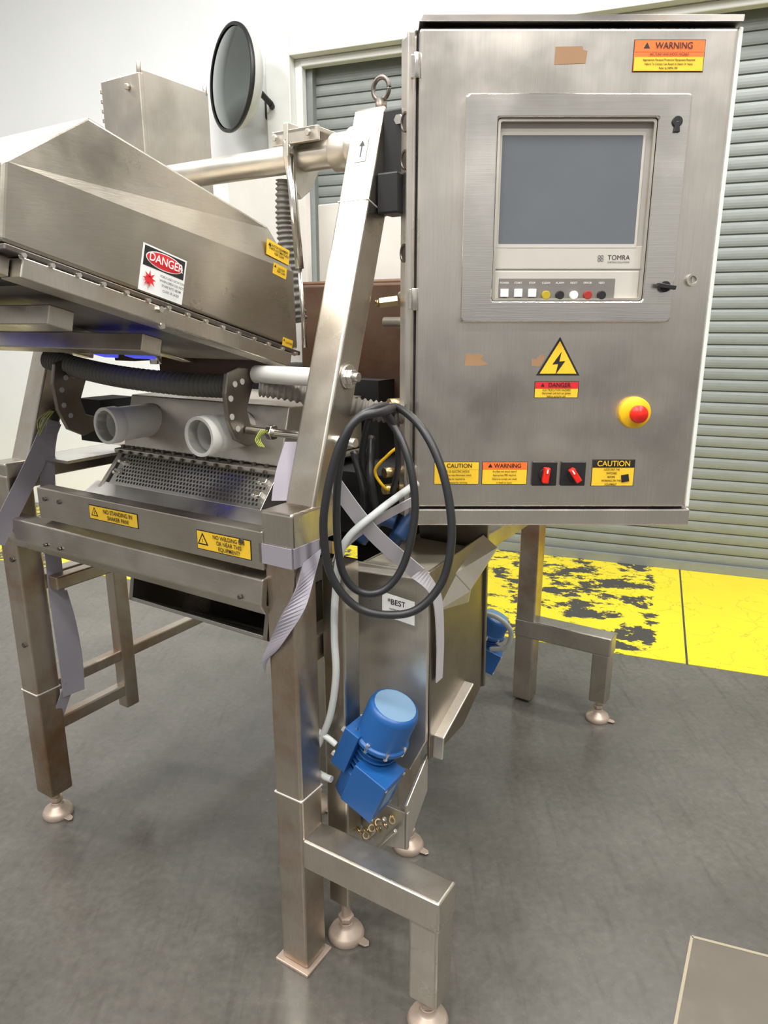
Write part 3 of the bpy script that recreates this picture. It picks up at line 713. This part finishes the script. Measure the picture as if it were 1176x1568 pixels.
for i,x in enumerate((.353,.416)):
    b=B();b.box(x-.027,x+.027,-.012,-.004,1.150,1.204);b.make('isolator_plate_%d'%(i+1),BLK,CB,bev=.002)
    b=B();b.cyl((x,-.012,1.177),(x,-.020,1.177),.013);b.make('isolator_boss_%d'%(i+1),BLK,CB)
    Rk=Matrix.Rotation(.1 if i==0 else -.6,3,'Y')
    b=B();b.ob((x,-.026,1.177),Rk,(.013,.016,.034));b.make('isolator_knob_%d'%(i+1),ESTR,CB,bev=.002)
    b=B();b.ob(V((x,-.0345,1.177))+Rk@V((0,0,.010)),Rk,(.003,.002,.009));b.make('isolator_mark_%d'%(i+1),WHT,CB)
ux,uz=(1,0,0),(0,0,1);yd=-.0042
def csk(name,x0,x1,z0,z1,head,hm,texts,bm_=YEL,hh=.4,tri_=True,hs=.012,ink=INK):
    w=x1-x0;h=z1-z0
    parts=[(INK,'r',(-w/2,-h/2,w/2,h/2)),(bm_,'r',(-w/2+.0012,-h/2+.0012,w/2-.0012,h/2-.0012)),(hm,'r',(-w/2+.0012,h/2-h*hh,w/2-.0012,h/2-.0012))]
    if tri_: parts.append((INK,'p',tri(-w*.32,h/2-h*hh*.55,h*hh*.33)))
    T=[(head,w*.06 if tri_ else 0,h/2-h*hh*.52,hs,ink,.95)]
    n=len(texts)
    for k,t in enumerate(texts):
        if t: T.append((t,0,h/2-h*hh-(h*(1-hh))*(k+.5)/n,.0062,INK,.78))
    sticker(name,CB,((x0+x1)/2,yd,(z0+z1)/2),ux,uz,w,h,parts,T)
csk('arc_flash_warning_sticker',.476,.612,1.963,2.018,'WARNING',ORG,['ARC FLASH AND SHOCK HAZARD','','',''],ORG,.38,True,.0155)
sticker('arc_flash_yellow_band',CB,(.544,-.0065,1.980),ux,uz,.1,.03,[(YEL,'r',(-.066,-.0155,.066,.008))],[('Appropriate Personal Protection Equipment Required',0,.003,.0052,INK,.88),('Failure To Comply Can Result In Death Or Injury',0,-.004,.0052,INK,.88),('Refer to NFPA 70E',0,-.011,.0052,INK,.88)])
sticker('peeled_label_1',CB,(.358,yd,1.991),ux,uz,.06,.03,[(BRN,'p',[(-.032,-.015),(.028,-.013),(.030,.008),(.022,.010),(.020,.016),(-.031,.015)])])
sticker('peeled_label_2',CB,(.195,yd,1.421),ux,uz,.05,.03,[(BRN,'p',[(-.024,-.011),(.012,-.011),(.026,-.008),(.010,.002),(.018,.012),(-.022,.014)])])
sticker('peeled_label_3',CB,(.325,yd,1.421),ux,uz,.03,.03,[(BRN,'p',[(-.012,-.011),(.006,-.013),(.016,.006),(.010,.014),(-.004,.002),(-.012,.004)])])
sticker('electric_hazard_triangle',CB,(.370,yd-.001,1.416),ux,uz,.1,.08,[(INK,'p',tri(0,0,.053)),(YEL,'p',tri(0,0,.045)),(INK,'p',bolt_pts(0,-.001,.048))])
csk('danger_electrocution_sticker',.322,.416,1.342,1.377,'DANGER',RED,['ELECTROCUTION HAZARD','Disconnect and lock out power','before servicing unit'],YEL,.42,True,.0125)
csk('caution_disconnect_sticker',.110,.210,1.152,1.203,'CAUTION',YEL,['RISK OF ELECTRIC SHOCK','More than one disconnect switch','may be required to','de-energize for servicing'],YEL,.34,True,.013)
csk('warning_arc_sticker',.216,.316,1.152,1.203,'WARNING',ORG,['Arc flash and shock hazard.','Appropriate PPE required.','Failure to comply can result','in death or injury.'],YEL,.34,True,.013)
csk('caution_lockout_sticker',.458,.552,1.148,1.208,'CAUTION',INK,['LOCK OUT THE     ','SWITCHES     ','BEFORE     ','WORKING ON THE     ','EQUIPMENT     '],YEL,.30,False,.017,YEL)
sticker('lockout_padlock_sign',CB,(.533,-.0062,1.168),ux,uz,.02,.02,[(INK,'p',[(-.008,-.011),(.009,-.008),(.006,.008),(-.010,.005)])])

# ---------------------------------------------------------------- cables
CC=empty('coiled_power_cable',(0,1.4,1.1))
def cc(L): return [(x,y-1.4,z-1.1) for x,y,z in L]
b=B()
b.tube(cc([(.03,1.66,1.30),(.02,1.50,1.325),(-.005,1.37,1.332),(-.05,1.345,1.322),(-.085,1.335,1.27),(-.110,1.33,1.18),(-.118,1.33,1.10),(-.105,1.335,1.01),(-.060,1.34,.945),(0,1.34,.925),(.065,1.34,.935),(.115,1.345,.99),(.134,1.35,1.07),(.130,1.36,1.15),(.110,1.38,1.23),(.075,1.42,1.295),(.03,1.50,1.325),(.0,1.58,1.31)]),.0085,n=12,sub=8)
b.tube(cc([(.02,1.64,1.29),(.0,1.45,1.335),(-.06,1.37,1.310),(-.088,1.36,1.22),(-.094,1.36,1.10),(-.084,1.36,1.01),(-.05,1.365,.965),(.0,1.37,.967),(.04,1.375,1.02),(.062,1.38,1.12),(.055,1.39,1.21),(.03,1.42,1.28),(-.01,1.47,1.325),(-.03,1.56,1.30),(-.05,1.6,1.2),(-.03,1.62,1.13)]),.008,n=12,sub=8)
b.tube(cc([(-.03,1.55,1.30),(-.015,1.44,1.335),(.02,1.43,1.30),(.030,1.45,1.22),(.02,1.50,1.15),(.02,1.60,1.12)]),.0065,n=10,sub=8)
b.make('cable_loops',RUB,CC)
b=B()
b.tube(cc([(.020,1.60,1.12),(.0,1.56,1.14),(-.02,1.55,1.18),(.01,1.53,1.22),(.028,1.53,1.235)]),.0035,n=8,sub=8);b.make('yellow_signal_cable',ESTY,CC)
GC=empty('flexible_grey_conduit',MA.location,MA.rotation_euler[2])
b=B()
b.tube([(.20,.20,1.17),(.165,.10,1.125),(.115,.05,1.06),(.095,.045,.95),(.090,.045,.85),(.092,.045,.76),(.075,.045,.66),(.045,.045,.585),(.025,.045,.545),(.02,.05,.50),(.05,.05,.49),(.07,.05,.49)],.008,n=10,sub=8)
b.tube([(.02,.05,.52),(.03,.045,.60),(.06,.045,.60),(.085,.05,.585)],.007,n=10,sub=8)
b.tube([(.035,.86,.60),(.12,.85,.61),(.17,.86,.57),(.15,.88,.50),(.09,.9,.47)],.008,n=10,sub=8)
b.make('conduit_runs',GREYC,GC)

# ---------------------------------------------------------------- straps
SP=empty('ratchet_strap',MA.location,MA.rotation_euler[2])
b=B()
for (x0_,x1_,y0_,y1_) in((-.034,.054,-.040,-.037),(.051,.054,-.040,.048),(-.036,-.033,-.040,.048)):
    b.box(x0_,x1_,y0_,y1_,1.020,1.062)
b.ribbon([(.060,.015,1.035),(.062,-.015,.985),(.052,-.043,.93),(.015,-.046,.865),(-.018,-.043,.815),(-.036,-.036,.785)],[(.01,.05,.02),(.015,.045,.02),(.05,.02,.025),(.052,0,.028),(.04,0,.03),(.008,0,.04)],.003)
b.ribbon([(-.050,.10,1.25),(-.045,.06,1.19),(-.038,.035,1.135)],(.030,.02,0))
b.make('strap_band',WEB,SP)
SP2=empty('ratchet_strap',MA.location,MA.rotation_euler[2])
b=B()
b.ribbon([(.10,.04,1.19),(.15,.10,1.08),(.225,.17,.98)],[(.022,.0,.030)]*3)
b.ribbon([(.225,.165,.985),(.242,.19,.95),(.243,.225,.90),(.243,.24,.80),(.240,.245,.70)],[(.02,.02,.02),(.0,.03,.012),(0,.036,.006),(0,.034,0),(0,.03,0)])
b.ribbon([(.21,.18,1.14),(.14,.10,1.09),(.09,.05,1.03)],(.01,.0,.025))
b.make('strap_band',WEBP,SP2)
SP3=empty('ratchet_strap',MA.location,MA.rotation_euler[2])
b=B()
b.ribbon([(-.905,.10,1.235),(-.91,.045,1.14),(-.915,-.03,1.03),(-.92,-.10,.93)],[(.01,.042,-.026)]*4)
b.ribbon([(-.90,.10,1.235),(-.905,.075,1.15),(-.905,.060,1.04),(-.910,.055,.88),(-.91,.05,.70)],[(.0,.036,-.012),(.01,.035,.0),(.01,.040,.0),(.01,.042,0),(.01,.045,0)])
b.ribbon([(-.91,.055,.74),(-.905,.060,.64),(-.905,.065,.52),(-.91,.065,.41)],[(.01,.050,0),(.01,.065,0),(.01,.070,0),(.01,.066,0)])
b.ribbon([(-.91,.055,.45),(-.93,.035,.38),(-.95,.015,.31)],(.0,.035,-.012))
b.make('strap_band',WEB,SP3)

# ---------------------------------------------------------------- convex mirror
CM=empty('convex_safety_mirror',(-.905,4.76,2.90))
nrm=V((-.80,-.60,.03)).normalized()
b=B();b.lathe((0,0,0),nrm,[(-.01,.280),(.0,.290),(.016,.290),(.02,.278),(.016,.27)],48);b.make('mirror_rim',BLK,CM)
b=B();R_=.273;b.lathe((0,0,0),nrm,[(.010+.045*(1-(k/8)**2),R_*k/8) for k in range(8,-1,-1)],48);b.make('mirror_lens',mat('mirror_glass',(.30,.33,.31),.04,1.),CM)
b=B();b.lathe((0,0,0),nrm,[(-.01,.278),(-.05,.265),(-.09,.225),(-.12,.15),(-.14,.06),(-.142,0)],48);b.make('mirror_back',mat('mirror_back_white',(.62,.62,.60),.35),CM)
b=B();b.cyl(-nrm*.13,V((.20,.16,-.09)),.018);b.cyl(V((.20,.16,-.09)),V((.20,.29,-.09)),.018);b.box(.15,.24,.24,.285,-.15,-.03);b.make('mirror_bracket',BLK,CM)

# ---------------------------------------------------------------- lights
def area(n,loc,sx,sy,e,col=(1,.98,.945),rz=0):
    l=bpy.data.lights.new(n,'AREA');l.shape='RECTANGLE';l.size=sx;l.size_y=sy;l.energy=e;l.color=col
    o=bpy.data.objects.new(n,l);o.location=loc;o.rotation_euler=(0,0,rz);COL.objects.link(o);return o
k=0
for y in(-1.8,.4,2.6):
    for x in(-3.2,-.6,2.0):
        area('ceiling_light' if k==0 else 'ceiling_light.%03d'%k,(x+.3*y*.2,y,4.6),.30,1.5,102,rz=-.39+math.pi/2);k+=1
w=bpy.data.worlds.new('World');SC.world=w;w.use_nodes=True;nt=w.node_tree;N=nt.nodes;L=nt.links
bg=N['Background'];tc=N.new('ShaderNodeTexCoord');sp=N.new('ShaderNodeSeparateXYZ');L.new(tc.outputs['Generated'],sp.inputs[0])
cr=N.new('ShaderNodeValToRGB');e=cr.color_ramp.elements;e[0].position=.0;e[0].color=(.12,.115,.11,1);e[1].position=1;e[1].color=(.42,.42,.42,1)
q=cr.color_ramp.elements.new(.46);q.color=(.30,.285,.27,1);q=cr.color_ramp.elements.new(.55);q.color=(1,.98,.94,1);q=cr.color_ramp.elements.new(.70);q.color=(.72,.70,.67,1)
mr=N.new('ShaderNodeMapRange');mr.inputs['From Min'].default_value=-1;mr.inputs['From Max'].default_value=1;L.new(sp.outputs['Z'],mr.inputs['Value']);L.new(mr.outputs['Result'],cr.inputs['Fac'])
L.new(cr.outputs['Color'],bg.inputs['Color']);bg.inputs['Strength'].default_value=.62
SC.view_settings.view_transform='Standard';SC.view_settings.look='None'
# ---------------------------------------------------------------- camera
cd=bpy.data.cameras.new('camera');cd.sensor_fit='VERTICAL';cd.sensor_height=36;cd.lens=36*1087/1568;cd.clip_start=.02
co=bpy.data.objects.new('camera',cd);co.location=(0,0,1.5);co.rotation_euler=(math.radians(75),0,0);COL.objects.link(co);SC.camera=co
# square the room to the world axes (rotate every top-level object together)
bpy.context.view_layer.update()
RZ=Matrix.Rotation(-WROT,4,'Z')
for o in [o for o in bpy.data.objects if o.parent is None]:
    o.matrix_world=RZ@o.matrix_world
